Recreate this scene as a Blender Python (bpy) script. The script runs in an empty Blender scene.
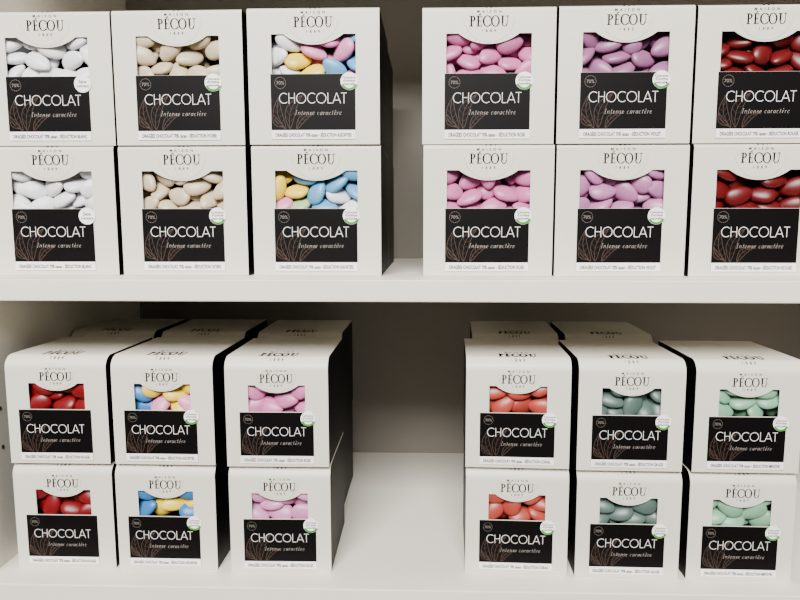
import bpy, math, random
from mathutils import Vector, Matrix
R = math.radians
C = bpy.context.scene.collection
ZC = 1.2753          # camera height
Z_LOW, Z_TOP = 1.0, 1.236

# ------------------------------------------------------------------ helpers
def lin(r, g, b):
    f = lambda c: (c/255/12.92) if c/255 <= .04045 else ((c/255+.055)/1.055)**2.4
    return (f(r), f(g), f(b), 1)

def mat(name, col, rough=.5, spec=.5, noise=0.0, scale=40, bump=0.0, coat=0.0):
    m = bpy.data.materials.new(name); m.use_nodes = True
    nt = m.node_tree; b = nt.nodes['Principled BSDF']
    b.inputs['Base Color'].default_value = col
    b.inputs['Roughness'].default_value = rough
    b.inputs['Specular IOR Level'].default_value = spec
    b.inputs['Coat Weight'].default_value = coat
    b.inputs['Coat Roughness'].default_value = .08
    if noise or bump:
        tc = nt.nodes.new('ShaderNodeTexCoord'); n = nt.nodes.new('ShaderNodeTexNoise')
        n.inputs['Scale'].default_value = scale; n.inputs['Detail'].default_value = 4
        nt.links.new(tc.outputs['Object'], n.inputs['Vector'])
        if noise:
            r = nt.nodes.new('ShaderNodeValToRGB')
            r.color_ramp.elements[0].position = .3; r.color_ramp.elements[1].position = .7
            r.color_ramp.elements[0].color = tuple(c*(1-noise) for c in col[:3])+(1,)
            r.color_ramp.elements[1].color = tuple(min(1, c*(1+noise)) for c in col[:3])+(1,)
            nt.links.new(n.outputs['Fac'], r.inputs['Fac']); nt.links.new(r.outputs['Color'], b.inputs['Base Color'])
        if bump:
            bp = nt.nodes.new('ShaderNodeBump'); bp.inputs['Strength'].default_value = bump
            bp.inputs['Distance'].default_value = .001
            nt.links.new(n.outputs['Fac'], bp.inputs['Height']); nt.links.new(bp.outputs['Normal'], b.inputs['Normal'])
    return m

M_CARD = mat('card_white', lin(218, 214, 202), .42, .4, .015, 60, .04)
M_BLACK = mat('card_black', lin(6, 5, 6), .5, .15, .08, 50, .03)
M_LABEL = mat('label_black', lin(6, 4, 5), .5, .12, .05, 80)
M_STRIP = mat('label_cream', lin(252, 251, 248), .5, .3, .003)
M_INK = mat('ink_dark', lin(3, 2, 2), .7, .05, .02)
M_GREY = mat('ink_grey', lin(158, 153, 145), .7, .1, .02)
M_WHITE = mat('ink_white', lin(254, 252, 248), .5, .3, .003)
M_TAN = mat('ink_pale', lin(192, 184, 176), .5, .3, .01)
M_DIM = mat('ink_dim', lin(130, 122, 114), .5, .3, .01)
M_LEAF = mat('ink_copper', lin(76, 60, 53), .5, .2, .05)
M_STICK = mat('sticker_white', lin(254, 254, 252), .4, .4, .003)
M_GREEN = mat('sticker_green', lin(58, 140, 30), .4, .4, .05)
M_SHELF = mat('melamine_cream', lin(231, 226, 214), .45, .3, .02, 12, .02)
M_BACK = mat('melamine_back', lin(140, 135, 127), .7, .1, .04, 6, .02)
M_HOLE = mat('hole_dark', lin(70, 62, 54), .8, .1, .1)
M_WALL = mat('wall_paint', lin(190, 184, 174), .8, .2, .03, 3)
M_FLOOR = mat('floor_tile', lin(120, 112, 102), .5, .3, .1, 3)

class MB:
    def __init__(s): s.v = []; s.f = []; s.mi = []
    def face(s, pts, mi=0):
        b = len(s.v); s.v += [tuple(p) for p in pts]; s.f.append(list(range(b, b+len(pts)))); s.mi.append(mi)
    def box(s, x0, x1, y0, y1, z0, z1, mi=0):
        b = len(s.v)
        s.v += [(x, y, z) for z in (z0, z1) for y in (y0, y1) for x in (x0, x1)]
        for q in ((0,2,3,1),(4,5,7,6),(0,1,5,4),(2,6,7,3),(0,4,6,2),(1,3,7,5)):
            s.f.append([b+i for i in q]); s.mi.append(mi)
    # flat 2-D drawing in local x / z plane, facing -y
    def quad2(s, a, b, c, d): s.face([(p[0], 0, p[1]) for p in (a, b, c, d)])
    def stroke(s, pts, w, closed=False):
        n = len(pts); L = []; Rr = []
        for i in range(n):
            if closed: p, q = pts[(i-1) % n], pts[(i+1) % n]
            else: p, q = pts[max(i-1, 0)], pts[min(i+1, n-1)]
            dx, dz = q[0]-p[0], q[1]-p[1]; l = math.hypot(dx, dz) or 1
            ww = w[i] if isinstance(w, (list, tuple)) else w
            nx, nz = -dz/l*ww/2, dx/l*ww/2
            L.append((pts[i][0]+nx, pts[i][1]+nz)); Rr.append((pts[i][0]-nx, pts[i][1]-nz))
        for i in range(n if closed else n-1):
            j = (i+1) % n; s.quad2(Rr[i], Rr[j], L[j], L[i])
    def ring(s, cx, cz, ax, az, bx, bz, t0=0, t1=360, n=36, dash=False):
        for i in range(n):
            if dash and i % 2: continue
            a = R(t0+(t1-t0)*i/n); b = R(t0+(t1-t0)*(i+1)/n)
            P = lambda t, u, v: (cx+u*math.cos(t), cz+v*math.sin(t))
            s.quad2(P(a, bx, bz), P(a, ax, az), P(b, ax, az), P(b, bx, bz))
    def fit(s, width, cx=0, cz=0):
        xs = [v[0] for v in s.v]; zs = [v[2] for v in s.v]
        k = width/(max(xs)-min(xs)); mx = (max(xs)+min(xs))/2; mz = (max(zs)+min(zs))/2
        s.v = [((v[0]-mx)*k+cx, v[1], (v[2]-mz)*k+cz) for v in s.v]; return s
    def mesh(s, name, mats, smooth=False):
        m = bpy.data.meshes.new(name); m.from_pydata(s.v, [], s.f)
        for q in (mats if isinstance(mats, list) else [mats]): m.materials.append(q)
        m.polygons.foreach_set('material_index', s.mi)
        m.polygons.foreach_set('use_smooth', [smooth]*len(s.f))
        m.update(); return m

def link(name, mesh, parent=None, loc=(0,0,0)):
    o = bpy.data.objects.new(name, mesh); C.objects.link(o); o.parent = parent; o.location = loc; return o

def curve_eval(cu):
    o = bpy.data.objects.new('tmp', cu); C.objects.link(o)
    dg = bpy.context.evaluated_depsgraph_get(); dg.update()
    me = bpy.data.meshes.new_from_object(o.evaluated_get(dg))
    bpy.data.objects.remove(o); return me

def text_mb(s, width, cx=0, cz=0, shear=0, off=0, sx=1):
    cu = bpy.data.curves.new('t', 'FONT'); cu.body = s; cu.size = 1; cu.shear = shear; cu.offset = off
    cu.resolution_u = 3
    me = curve_eval(cu); mb = MB()
    mb.v = [(v.co.x*sx, 0, v.co.y) for v in me.vertices]
    mb.f = [list(p.vertices) for p in me.polygons]; mb.mi = [0]*len(mb.f)
    return mb.fit(width, cx, cz)

def join(*mbs):
    r = MB()
    for m in mbs:
        b = len(r.v); r.v += m.v; r.f += [[i+b for i in f] for f in m.f]; r.mi += m.mi
    return r

# ------------------------------------------------------------------ lettering
def chocolat(width, cx, cz):
    m = MB(); t = .048; x = 0; g = .12
    def arc(c, rx, rz, a, b, n=28): return [(c[0]+rx*math.cos(R(a+(b-a)*i/n)), c[1]+rz*math.sin(R(a+(b-a)*i/n))) for i in range(n+1)]
    for ch in 'CHOCOLAT':
        if ch == 'C': m.stroke(arc((x+.46, .5), .44, .47, 48, 312), t); x += .76
        if ch == 'O': m.stroke(arc((x+.47, .5), .45, .47, 0, 360)[:-1], t, True); x += .94
        if ch == 'H':
            w = .6; m.stroke([(x+.05, 0), (x+.05, 1)], t); m.stroke([(x+w, 0), (x+w, 1)], t); m.stroke([(x+.05, .52), (x+w, .52)], t); x += w+.05
        if ch == 'L': m.stroke([(x+.05, 0), (x+.05, 1)], t); m.stroke([(x+.05, t/2), (x+.44, t/2)], t); x += .40
        if ch == 'A':
            m.stroke([(x, 0), (x+.38, 1)], t); m.stroke([(x+.76, 0), (x+.38, 1)], t); m.stroke([(x+.12, .3), (x+.64, .3)], t); x += .68
        if ch == 'T': m.stroke([(x+.28, 0), (x+.28, 1)], t); m.stroke([(x, 1-t/2), (x+.56, 1-t/2)], t); x += .56
        x += g
    return m.fit(width, cx, cz)

def pecou(width, cx, cz, bold=0):
    m = MB(); th, tn = .165+bold, .065+bold*.5
    def vst(x, w, z0=0, z1=1): m.quad2((x, z0), (x+w, z0), (x+w, z1), (x, z1))
    vst(.1, th); vst(0, .36, 0, tn); vst(0, .2, 1-tn, 1)
    m.ring(.26, .74, .32, .26, .32-th, .26-tn, -90, 90, 20); vst(.2, .08, 1-tn, 1); vst(.2, .08, .48, .48+tn)
    x = .70; vst(x+.07, th); vst(x, .48, 0, tn); vst(x, .48, 1-tn, 1); vst(x+.1, .3, .48, .48+tn)
    vst(x+.43, .055, 0, .22); vst(x+.43, .055, .78, 1); vst(x+.37, .04, .4, .62)
    m.stroke([(x+.20, 1.06), (x+.40, 1.19)], [.07, .11])
    m.ring(1.74, .5, .46, .53, .46-.17-bold, .53-tn, 40, 320, 36); m.stroke([(2.08, .62), (2.08, .92)], .06); m.stroke([(2.08, .1), (2.08, .3)], .05)
    m.ring(2.52, .5, .43, .53, .43-.16-bold, .53-tn, 0, 360, 40)
    x = 3.04; vst(x+.1, th, .3, 1); vst(x, .36, 1-tn, 1); vst(x+.62, tn, .3, 1); vst(x+.5, .3, 1-tn, 1)
    m.ring(x+.10+.2825, .3, .2875, .33, .2825-.11, .33-tn, 180, 360, 20)
    return m.fit(width, cx, cz)

def italic(width, cx, cz):
    # the tagline drawn as a fine spaced italic
    m = MB(); x = 0.0; TH, TN = .052, .030; G = .22
    def st(*p, w=TH): m.stroke(list(p), w)
    def arc(cx_, cz_, rx, rz, a, b, n=10): return [(cx_+rx*math.cos(R(a+(b-a)*i/n)), cz_+rz*math.sin(R(a+(b-a)*i/n))) for i in range(n+1)]
    def wv(k): return [TN+(TH-TN)*abs(math.sin(math.pi*i/(k-1)))**2 for i in range(k)]
    for ch in 'Intense caractère':
        if ch == 'I': st((x+.14, 0), (x+.14, 1.05)); st((x, 0), (x+.28, 0), w=TN); st((x, 1.05), (x+.28, 1.05), w=TN); x += .36
        elif ch == 'n': st((x+.06, 0), (x+.06, .62)); m.stroke(arc(x+.26, .40, .19, .20, 150, 10), TN*1.3); st((x+.45, .44), (x+.45, .02)); x += .54
        elif ch == 't': st((x+.12, .05), (x+.12, .92)); st((x+.02, .62), (x+.26, .62), w=TN); st((x+.12, .03), (x+.24, .06), w=TN); x += .30
        elif ch in 'eè':
            p = arc(x+.23, .31, .20, .30, 25, 320, 16); m.stroke(p, wv(17)); st((x+.06, .27), (x+.40, .43), w=TN*.6)
            if ch == 'è': st((x+.12, 1.04), (x+.28, .80), w=TN*1.8)
            x += .45
        elif ch == 's': m.stroke(arc(x+.17, .46, .13, .14, 30, 260, 8)+arc(x+.17, .17, .14, .16, 80, -150, 8), TN*1.5); x += .34
        elif ch == 'c': m.stroke(arc(x+.23, .31, .20, .30, 50, 310, 14), wv(15)); x += .42
        elif ch == 'a': m.stroke(arc(x+.22, .31, .19, .29, 0, 350, 16), wv(17)); st((x+.43, .62), (x+.43, .02)); x += .50
        elif ch == 'r': st((x+.06, 0), (x+.06, .62)); m.stroke(arc(x+.24, .38, .17, .22, 150, 70), TN*1.5); x += .32
        else: x += .22
        x += G
    m.v = [(v[0]+.26*v[2], 0, v[2]) for v in m.v]
    return m.fit(width, cx, cz)

def logo_mb(w, z_m, z_p, z_y, bold=0):
    a = text_mb('M  A  I  S  O  N', w*.62, 0, z_m, off=.015+bold*.1); b = pecou(w, 0, z_p, bold); c = text_mb('1  8  8  9', w*.34, 0, z_y, off=.01)
    return join(a, b, c)

def leaf_mb(W, H):
    m = MB(); t = W*.0058
    def leaf(x, z, ang, L, bw, nv=6):
        ca, sa = math.cos(R(ang)), math.sin(R(ang))
        def P(u, v):
            bend = .16*math.sin(u*math.pi)*L
            return (x+ca*u*L-sa*(v+bend), z+sa*u*L+ca*(v+bend))
        def wd(u): return bw*math.sin(math.pi*u**.8)
        for sg in (-1, 1): m.stroke([P(i/16, sg*wd(i/16)) for i in range(17)], t)
        m.stroke([P(i/10, 0) for i in range(11)], t*.9)
        for k in range(1, nv):
            u = k/nv*.85
            for sg in (-1, 1): m.stroke([P(u, 0), P(min(u+.07, 1), sg*wd(min(u+.07, 1))*.55), P(min(u+.11, 1), sg*wd(min(u+.11, 1))*.95)], t*.4)
    leaf(-.33*W, -.48*H, 100, .60*H, .085*H, 5)
    leaf(-.28*W, -.48*H, 68, .66*H, .09*H, 5)
    leaf(-.20*W, -.48*H, 40, .44*H, .06*H, 4)
    leaf(-.36*W, -.44*H, 128, .30*H, .05*H, 3)
    zmin = -.5*H
    m.v = [(max(v[0], -.49*W), v[1], max(v[2], zmin)) for v in m.v]
    return m

# ------------------------------------------------------------------ box kinds
KIND = {
 'large': dict(w=.0982, h=.0990, d=.098, r=.003, win=(.0315, .0515, .0800), tab=(.0225, .0075), lw=.0635, l0=.0038, lh=.0475, strip=.0066,
               logo=(.0290, .0954, .0894, .0818), seal=(.0925, .0190), tray=.0460),
 'small': dict(w=.0800, h=.0865, d=.087, r=.010, win=(.0222, .0440, .0650), tab=(.0170, .0060), lw=.0575, l0=.0028, lh=.0408, strip=.0060,
               logo=(.0260, .0765, .0711, .0648), seal=(.0750, .0154), tray=.0400)}
def build_kind(k):
    K = KIND[k]; w, h, d, r = K['w'], K['h'], K['d'], K['r']; K['m'] = {}
    hw = w/2
    prof = [(0, 0), (0, h-r)] + [(r-r*math.cos(R(a)), h-r+r*math.sin(R(a))) for a in range(10, 91, 10)] + [(d, h), (d, 0)]
    mb = MB()
    mb.face([(-hw, y, z) for y, z in prof], 1); mb.face([(hw, y, z) for y, z in reversed(prof)], 1)
    top = prof[1:-1]
    for (y0, z0), (y1, z1) in zip(top, top[1:]): mb.face([(-hw, y0, z0), (hw, y0, z0), (hw, y1, z1), (-hw, y1, z1)], 0)
    mb.face([(-hw, d, 0), (-hw, d, h), (hw, d, h), (hw, d, 0)], 1); mb.face([(-hw, 0, 0), (-hw, d, 0), (hw, d, 0), (hw, 0, 0)], 0)
    mb.box(-hw+.002, hw-.002, d*.93, d*.935, h, h+.0003, 0)
    me = mb.mesh('carton_'+k, [M_CARD, M_BLACK]); K['m']['carton'] = me
    a, z0, z1 = K['win']; hx, sag = K['tab']
    br = (hx*hx+sag*sag)/(2*sag); zc = z1-sag+br
    pts = [(-a, z0), (a, z0), (a, z1)]
    for i in range(29):
        x = hx-2*hx*i/28; pts.append((x, zc-math.sqrt(br*br-x*x)))
    pts.append((-a, z1))
    cu = bpy.data.curves.new('p', 'CURVE'); cu.dimensions = '2D'; cu.fill_mode = 'BOTH'; cu.extrude = .0003
    for P in ([(-hw, 0), (hw, 0), (hw, h-r), (-hw, h-r)], pts):
        sp = cu.splines.new('POLY'); sp.points.add(len(P)-1); sp.use_cyclic_u = True
        for q, (x, y) in zip(sp.points, P): q.co = (x, y, 0, 1)
    me = curve_eval(cu); me.transform(Matrix.Translation((0, .0003, 0)) @ Matrix.Rotation(R(90), 4, 'X'))
    me.materials.clear(); me.materials.append(M_CARD); me.name = 'front_'+k; K['m']['front_panel'] = me
    t = MB(); t.box(-hw+.001, hw-.001, .0015, d-.002, K['tray']-.0008, K['tray']); K['m']['tray'] = t.mesh('tray_'+k, M_BLACK)
    K['m']['logo'] = logo_mb(*K['logo']).mesh('logo_'+k, M_INK)
    sz, sr0 = K['seal']; sl_ = MB(); sl_.ring(0, sz, sr0, sr0, sr0-.00016, sr0-.00016, 184, 356, 48); K['m']['seal'] = sl_.mesh('seal_'+k, M_GREY)
    # second logo, wrapping over the curved front edge of the lid
    s = logo_mb(K['logo'][0]*1.15, .0160, .0090, .0010, .07)
    al = r*math.pi/2; s0 = .50*al
    def wrap(x, z):
        q = s0+z*1.35
        if q < 0: return (x, -.0002, h-r+q)
        if q < al: t_ = q/r; rr = r+.0002; return (x, r-rr*math.cos(t_), h-r+rr*math.sin(t_))
        return (x, r+q-al, h+.0002)
    s.v = [wrap(x, z) for x, y, z in s.v]; K['m']['lid'] = s.mesh('lid_logo_'+k, M_INK)
    lw, lh, l0, st = K['lw'], K['lh'], K['l0'], K['strip']
    b = MB(); b.box(-lw/2, lw/2, -.0004, 0, l0, l0+lh); K['m']['label'] = b.mesh('label_'+k, M_LABEL)
    b = MB(); b.box(-lw/2, lw/2, -.0006, -.0004, l0, l0+st); K['m']['strip'] = b.mesh('strip_'+k, M_STRIP)
    zc0 = l0+st+(lh-st)*.5
    K['m']['lettering'] = chocolat(lw*.80, lw*.0, l0+lh*.63).mesh('chocolat_'+k, M_WHITE)
    K['m']['tagline'] = italic(lw*.55, lw*.06, l0+lh*.41).mesh('tag_'+k, M_TAN)
    lf = leaf_mb(lw, lh-st); lf.v = [(x, y, z+zc0) for x, y, z in lf.v]; K['m']['leaf'] = lf.mesh('leaf_'+k, M_LEAF)
    pc = MB(); q = (-lw*.385, l0+lh*.865, lh*.090)
    pc.ring(q[0], q[1], q[2], q[2], q[2]*.93, q[2]*.93, 0, 360, 40, True)
    K['m']['percent'] = join(pc, text_mb('70%', q[2]*1.35, q[0], q[1], off=-.005)).mesh('percent_'+k, M_DIM)
    sr = lw*.102; K['sr'] = sr
    K['spos'] = (lw*.43, l0+lh*.885)
    s = MB(); n = 36
    s.face([(sr*math.cos(2*math.pi*i/n), -.0003, sr*math.sin(2*math.pi*i/n)) for i in range(n)])
    for i in range(n):
        A, B = 2*math.pi*i/n, 2*math.pi*(i+1)/n
        s.face([(sr*math.cos(A), 0, sr*math.sin(A)), (sr*math.cos(B), 0, sr*math.sin(B)), (sr*math.cos(B), -.0003, sr*math.sin(B)), (sr*math.cos(A), -.0003, sr*math.sin(A))])
    K['m']['sticker'] = s.mesh('sticker_'+k, M_STICK)
    K['m']['st_plain'] = join(text_mb('Sans', sr*.9, 0, sr*.25, off=.02), text_mb('colorant', sr*1.5, 0, -sr*.25, off=.02)).mesh('stxt_'+k, M_INK)
    K['m']['st_text'] = join(text_mb('Colorants', sr*1.5, 0, sr*.42, off=.02), text_mb("d'origine", sr*1.4, 0, .04*sr, off=.02), text_mb('naturelle', sr*1.3, 0, -sr*.30, off=.02)).mesh('stxt2_'+k, M_INK)
    g = MB(); g.ring(0, 0, sr*.98, sr*.98, sr*.74, sr*.74, 205, 335, 20)
    K['m']['st_green'] = g.mesh('stg_'+k, M_GREEN)
    K['print'] = {}
for k in KIND: build_kind(k)

def fine_print(k, flav):
    K = KIND[k]
    if flav not in K['print']:
        t = text_mb('DRAGÉES CHOCOLAT 70% cacao - SÉDUCTION '+flav, K['lw']*.90, 0, 0, off=.03)
        t.v = [(x, y, z*1.6+K['l0']+K['strip']*.5) for x, y, z in t.v]
        K['print'][flav] = t.mesh('print_'+k, M_INK)
    return K['print'][flav]

def make_box(k, x, y, z, rz, label, group, flav, sticker, ldx=0):
    K = KIND[k]; m = K['m']
    o = bpy.data.objects.new('confectionery_box', None); C.objects.link(o); o.empty_display_size = .02
    o.location = (x, y, z); o.rotation_euler = (0, 0, R(rz))
    o['label'] = label; o['category'] = 'box'; o['group'] = group
    c = link('carton', m['carton'], o); c['label'] = 'black sides with white lid'
    link('lid_logo', m['lid'], c)
    fp = link('front_panel', m['front_panel'], o)
    link('logo', m['logo'], fp, (0, -.00015, 0)); link('seal_outline', m['seal'], fp, (0, -.00011, 0))
    link('inner_tray', m['tray'], o)
    lb = link('label', m['label'], o, (ldx, 0, 0))
    link('cream_strip', m['strip'], lb); link('fine_print', fine_print(k, flav), lb, (0, -.0007, 0))
    link('leaf_drawing', m['leaf'], lb, (0, -.00048, 0)); link('lettering', m['lettering'], lb, (0, -.00062, 0))
    link('tagline', m['tagline'], lb, (0, -.00062, 0)); link('percent_mark', m['percent'], lb, (0, -.00055, 0))
    if sticker:
        s = link('round_sticker', m['sticker'], o, (K['spos'][0]+ldx, -.0005, K['spos'][1]))
        if sticker == 'plain': link('sticker_text', m['st_plain'], s, (0, -.0004, 0))
        else:
            link('sticker_text', m['st_text'], s, (0, -.0004, 0)); link('green_band', m['st_green'], s, (0, -.0004, 0))
    return o

# ------------------------------------------------------------------ sugared almonds
AX = (.0106, .0072, .0038)
def almond_mesh():
    m = MB(); nu, nv = 28, 16
    rows = []
    for j in range(1, nv):
        th = math.pi*j/nv; row = []
        for i in range(nu):
            ph = 2*math.pi*i/nu
            x = math.cos(th); s = math.sin(th)**.95; tp = 1-.24*x
            row.append((AX[0]*x, AX[1]*s*math.cos(ph)*tp, AX[2]*s*math.sin(ph)*(1-.08*x)))
        rows.append(row)
    m.v = [(AX[0], 0, 0)] + [p for r_ in rows for p in r_] + [(-AX[0], 0, 0)]
    last = len(m.v)-1
    for i in range(nu):
        j = (i+1) % nu
        m.f.append([0, 1+i, 1+j])
        for q in range(nv-2): a = 1+q*nu; m.f.append([a+i, a+nu+i, a+nu+j, a+j])
        a = 1+(nv-2)*nu; m.f.append([a+i, last, a+j])
    m.mi = [0]*len(m.f)
    return m
ALM = almond_mesh()
def candy(name, rgb):
    mt = mat('sugar_'+name, lin(*rgb), .38, .45, .10, 140, .12)
    return ALM.mesh('almond_'+name, mt, True)
CM = {n: candy(n, c) for n, c in {
 'white': (224, 224, 228), 'ivory': (194, 178, 150), 'blue': (90, 150, 192), 'pink': (212, 130, 172), 'yellow': (232, 202, 60),
 'pale green': (156, 184, 132), 'mauve pink': (190, 106, 152), 'lilac': (138, 86, 124), 'pale lilac': (170, 108, 152), 'dark red': (88, 8, 12),
 'bright red': (108, 6, 14), 'bright blue': (44, 106, 166), 'coral': (154, 58, 48), 'grey green': (74, 94, 88), 'mint green': (118, 164, 134), 'light pink': (192, 126, 166)}.items()}

def relax(n, X, Y0, Y1, Z0, ztop, rnd):
    P, E = [], []
    for i in range(n):
        P.append(Vector((rnd.uniform(-X+.008, X-.008), rnd.uniform(Y0+.004, Y1-.004), rnd.uniform(Z0+.005, ztop))))
        t = Vector((rnd.uniform(-.6, .6), -1, rnd.uniform(-.3, 1.2))).normalized()
        a = rnd.gauss(0, .65)
        l = Vector((math.cos(a), 0, math.sin(a))); l = (l-t*l.dot(t)).normalized()
        if rnd.random() < .5: l = -l
        E.append((l, t.cross(l), t))
    def sup(i, u): e = E[i]; return math.sqrt(sum((AX[k]*u.dot(e[k]))**2 for k in range(3)))
    def rad(i, u): e = E[i]; return 1/math.sqrt(sum((u.dot(e[k])/AX[k])**2 for k in range(3)))
    ex, ey, ez = Vector((1,0,0)), Vector((0,1,0)), Vector((0,0,1))
    H = [(sup(i, ex), sup(i, ey), sup(i, ez)) for i in range(n)]
    for it in range(200):
        g = .00035 if it < 130 else .00006
        for p in P: p.z -= g; p.y -= g*.35
        for i in range(n):
            for j in range(i+1, n):
                d = P[j]-P[i]; L = d.length
                if L > .0213 or L < 1e-6: continue
                u = d/L; q = .35*(sup(i, u)+sup(j, u))+.65*(rad(i, u)+rad(j, u))
                if L < q: s = (q-L)*.45*u; P[i] -= s; P[j] += s
        for i, p in enumerate(P):
            p.x = min(max(p.x, -X+H[i][0]), X-H[i][0]); p.y = min(max(p.y, Y0+H[i][1]), Y1-H[i][1]); p.z = min(max(p.z, Z0+H[i][2]), ztop-H[i][2]+.004)
    return P, E, H

def mix_top_up(x, z, rnd):
    if x < -.014: return rnd.choice(['white', 'pink', 'white'])
    if x < -.002: return 'yellow' if z < .063 else 'white'
    if x < .010: return 'pink'
    return rnd.choice(['blue', 'pink', 'blue'])
def mix_top_low(x, z, rnd):
    if x < -.015: return 'yellow' if z > .056 else 'pink'
    if x < -.003: return 'pale green' if z < .070 else 'blue'
    if x < .014: return 'blue'
    return 'blue' if z > .062 else 'white'
def mix_low_up(x, z, rnd):
    if x < -.009: return 'bright blue'
    if x < .001: return 'pink' if z < .050 else 'yellow'
    return rnd.choice(['yellow', 'yellow', 'pink'])
CNT = [0]
def mix_low_low(x, z, rnd):
    CNT[0] += 1
    return 'yellow' if CNT[0] % 2 else 'bright blue'

CANDIES = []
def fill(box, k, cols, where, seed):
    rnd = random.Random(seed); K = KIND[k]
    if k == 'large': P, E, H = relax(27, .0390, .0012, .0255, K['tray'], .083, rnd)
    else: P, E, H = relax(16, .0290, .0012, .0235, K['tray'], .066, rnd)
    W = Matrix.Translation(box.location) @ box.rotation_euler.to_matrix().to_4x4()
    for i, (p, e) in enumerate(zip(P, E)):
        if abs(p.x)-H[i][0] > K['win'][0]-.001: continue
        c = cols(p.x, p.z, rnd) if callable(cols) else cols
        o = link('sugared_almond', CM[c]); M = Matrix((e[0], e[1], e[2])).transposed().to_4x4(); M.translation = p
        o.matrix_world = W @ M; CANDIES.append(o)
        o['label'] = 'glossy %s sugared almond in the %s' % (c, where)
        o['category'] = 'candy'; o['group'] = 'sugared almonds in the %s' % where

# ------------------------------------------------------------------ setting
def structure(name, mb, m): o = link(name, mb.mesh(name, m)); o['kind'] = 'structure'; return o
f = MB(); f.box(-2.5, 2.5, -2.5, .83, -.05, 0); structure('floor', f, M_FLOOR)
f = MB(); f.box(-2.5, 2.5, .80, .83, 0, 2.7); structure('wall_back', f, M_WALL)

unit = bpy.data.objects.new('shelving_unit', None); C.objects.link(unit); unit.location = (.053, .614, 0)
unit['label'] = 'cream white melamine shelving unit holding every stacked box'; unit['category'] = 'shelf unit'
def upart(name, x0, x1, y0, y1, z0, z1, m, bev=.0008):
    b = MB(); b.box(x0-.053, x1-.053, y0-.614, y1-.614, z0, z1); o = link(name, b.mesh(name, m), unit)
    md = o.modifiers.new('b', 'BEVEL'); md.width = bev; md.segments = 2; return o
XL, XR, YF, YB = -.347, .453, .464, .764
sl = upart('side_panel', XL-.018, XL, YF, YB, 0, 2.0, M_SHELF); sr_ = upart('side_panel', XR, XR+.018, YF, YB, 0, 2.0, M_SHELF)
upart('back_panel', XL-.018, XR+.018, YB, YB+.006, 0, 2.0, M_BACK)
for z in (.08, .528, .764, Z_LOW, Z_TOP, 1.56, 1.80, 2.0): upart('shelf', XL, XR, YF, YB, z-.016, z, M_SHELF)
upart('plinth', XL, XR, YF+.02, YF+.036, 0, .064, M_SHELF)
for z, yy in ((1.128, .502), (1.160, .502), (1.160, .56), (1.192, .502), (1.096, .502)):
    h = MB(); n = 16
    h.face([(.0004, .0017*math.cos(2*math.pi*i/n), .0017*math.sin(2*math.pi*i/n)) for i in range(n)])
    o = link('pin_hole', h.mesh('pin_hole', M_HOLE), sl, (XL-.053, yy-.614, z))

# ------------------------------------------------------------------ stacks
rj = random.Random(11)
TOP = [(-.2900, -.2920, .501, 'white', 'white', 'white sweets', 'BLANC', 'plain', .3),
       (-.1897, -.1900, .501, 'ivory', 'ivory', 'ivory sweets', 'IVOIRE', 'green', -.3),
       (-.0870, -.0866, .499, mix_top_up, mix_top_low, 'mixed pastel sweets', 'ASSORTIES', 'green', .2),
       (.0430, .0440, .500, 'mauve pink', 'mauve pink', 'mauve pink sweets', 'ROSE', 'green', .3),
       (.1432, .1440, .499, 'lilac', 'pale lilac', 'lilac sweets', 'VIOLET', 'green', -.3),
       (.2440, .2455, .500, 'dark red', 'dark red', 'dark red sweets', 'ROUGE', None, .2)]
LOW = [(-.2925, -.2925, .491, 'bright red', 'bright red', 'bright red sweets', 'ROUGE', None, 0),
       (-.2085, -.2095, .490, mix_low_up, mix_low_low, 'vivid mixed sweets', 'ASSORTIES', 'green', -.6),
       (-.1183, -.1178, .488, 'mauve pink', 'light pink', 'pink sweets', 'ROSE', 'green', .5),
       (.0682, .0688, .490, 'coral', 'coral', 'coral sweets', 'CORAIL', 'green', -2.0),
       (.1535, .1545, .487, 'grey green', 'grey green', 'grey green sweets', 'SAUGE', 'green', -.5),
       (.2410, .2405, .485, 'mint green', 'mint green', 'mint green sweets', 'MENTHE', 'green', -.6)]
seed = 300
for rows, k, z, sname in ((TOP, 'large', Z_TOP, 'top shelf'), (LOW, 'small', Z_LOW, 'lower shelf')):
    h = KIND[k]['h']+.0004
    for xu, xl, D, cu_, cl_, word, fl, st, rz in rows:
        for lvl, x, cols in ((0, xl, cl_), (1, xu, cu_)):
            pos = 'upper' if lvl else 'lower'
            ldx = -.0022 if (k == 'small' and x < -.2) else (-.0008 if k == 'large' else -.0004)
            b = make_box(k, x, D+rj.uniform(-.001, .0005), z+.0002+lvl*h, rz+rj.uniform(-.3, .3),
                         'window box of %s, %s of its front stack, %s' % (word, pos, sname),
                         'front row of boxes on the %s' % sname, fl, st, ldx)
            seed += 1
            fill(b, k, cols, '%s box of %s, %s' % (pos, word, sname), seed)
def back(k, x, D, z, words, shelf, fl, rz=0):
    h = KIND[k]['h']+.0004
    for lvl in (0, 1):
        make_box(k, x+rj.uniform(-.0006, .0006), D, z+.0002+lvl*h, rz+rj.uniform(-.2, .4),
                 '%s box standing behind the stack of %s, %s' % ('upper' if lvl else 'lower', words, shelf),
                 'second row of boxes on the %s' % shelf, fl, None)
back('large', -.0880, .6005, Z_TOP, 'mixed pastel sweets', 'top shelf', 'ASSORTIES')
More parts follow.
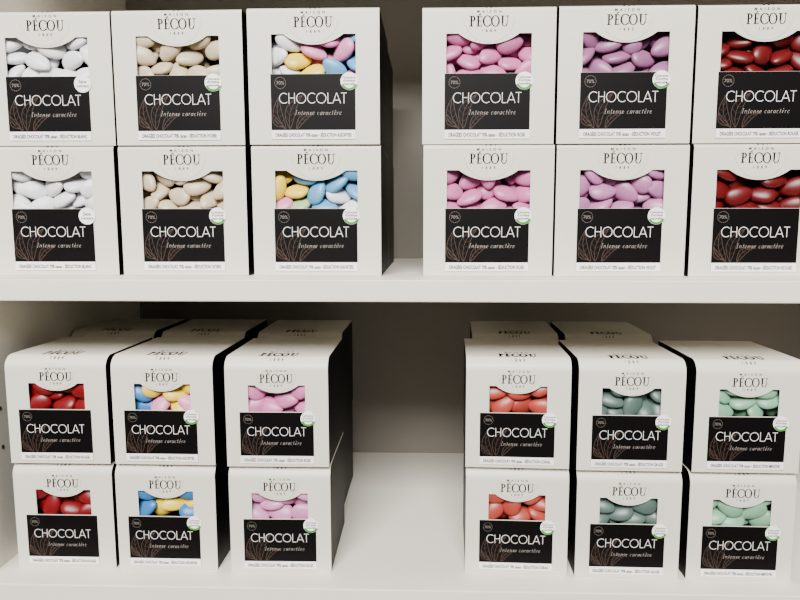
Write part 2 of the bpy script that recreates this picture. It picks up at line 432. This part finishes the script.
for x, w, fl, D, rz in ((-.3050, 'bright red sweets', 'ROUGE', .606, 0), (-.2165, 'vivid mixed sweets', 'ASSORTIES', .604, 0), (-.1235, 'pink sweets', 'ROSE', .601, 0),
                 (.0800, 'coral sweets', 'CORAIL', .599, -2), (.1660, 'grey green sweets', 'SAUGE', .598, -1)):
    back('small', x, D, Z_LOW, w, 'lower shelf', fl, rz)

# ------------------------------------------------------------------ leave out the almonds buried too deep to be seen from anywhere in front
bpy.context.view_layer.update()
dg = bpy.context.evaluated_depsgraph_get(); dg.update()
eyes = [Vector((0, 0, ZC)), Vector((-.12, 0, ZC)), Vector((.12, 0, ZC))]
samples = [Vector((AX[0]*.8*a, AX[1]*.8*b, 0)) for a in (-1, -.5, 0, .5, 1) for b in (-1, 0, 1) if abs(a)+abs(b) < 2]
keep = []
for o in CANDIES:
    hits = [0, 0, 0]
    mw = o.matrix_world
    for s_ in samples:
        p = mw @ s_
        for i, e in enumerate(eyes):
            d = (p-e); ok, loc, nrm, idx, ob, mt = bpy.context.scene.ray_cast(dg, e, d.normalized(), distance=d.length+.002)
            if ok and ob.name == o.name: hits[i] += 1
    keep.append(hits[0] >= 1 or max(hits) >= 5)
n_all = len(CANDIES)
for o, kp in zip(CANDIES, keep):
    if not kp: bpy.data.objects.remove(o)
print('ALMONDS', n_all, sum(keep))

# ------------------------------------------------------------------ camera and light
cam = bpy.data.cameras.new('camera'); co = bpy.data.objects.new('camera', cam); C.objects.link(co)
co.location = (0, 0, ZC); co.rotation_euler = (R(90-6.6), 0, R(1.6)); cam.lens = 29.25; cam.sensor_width = 36; cam.clip_start = .01
cam.shift_x = -.0148
bpy.context.scene.camera = co
def area(name, loc, tgt, sx, sy, e, col):
    l = bpy.data.lights.new(name, 'AREA'); l.shape = 'RECTANGLE'; l.size = sx; l.size_y = sy; l.energy = e; l.color = col
    o = bpy.data.objects.new(name, l); C.objects.link(o); o.location = loc
    o.rotation_euler = (Vector(tgt)-Vector(loc)).to_track_quat('-Z', 'Y').to_euler()
area('ceiling_light', (-.22, -1.12, 2.50), (0, .5, 1.12), 1.2, .8, 142, (1, .972, .925))
w = bpy.data.worlds.new('world'); bpy.context.scene.world = w; w.use_nodes = True
w.node_tree.nodes['Background'].inputs[0].default_value = (1, .97, .93, 1); w.node_tree.nodes['Background'].inputs[1].default_value = .11
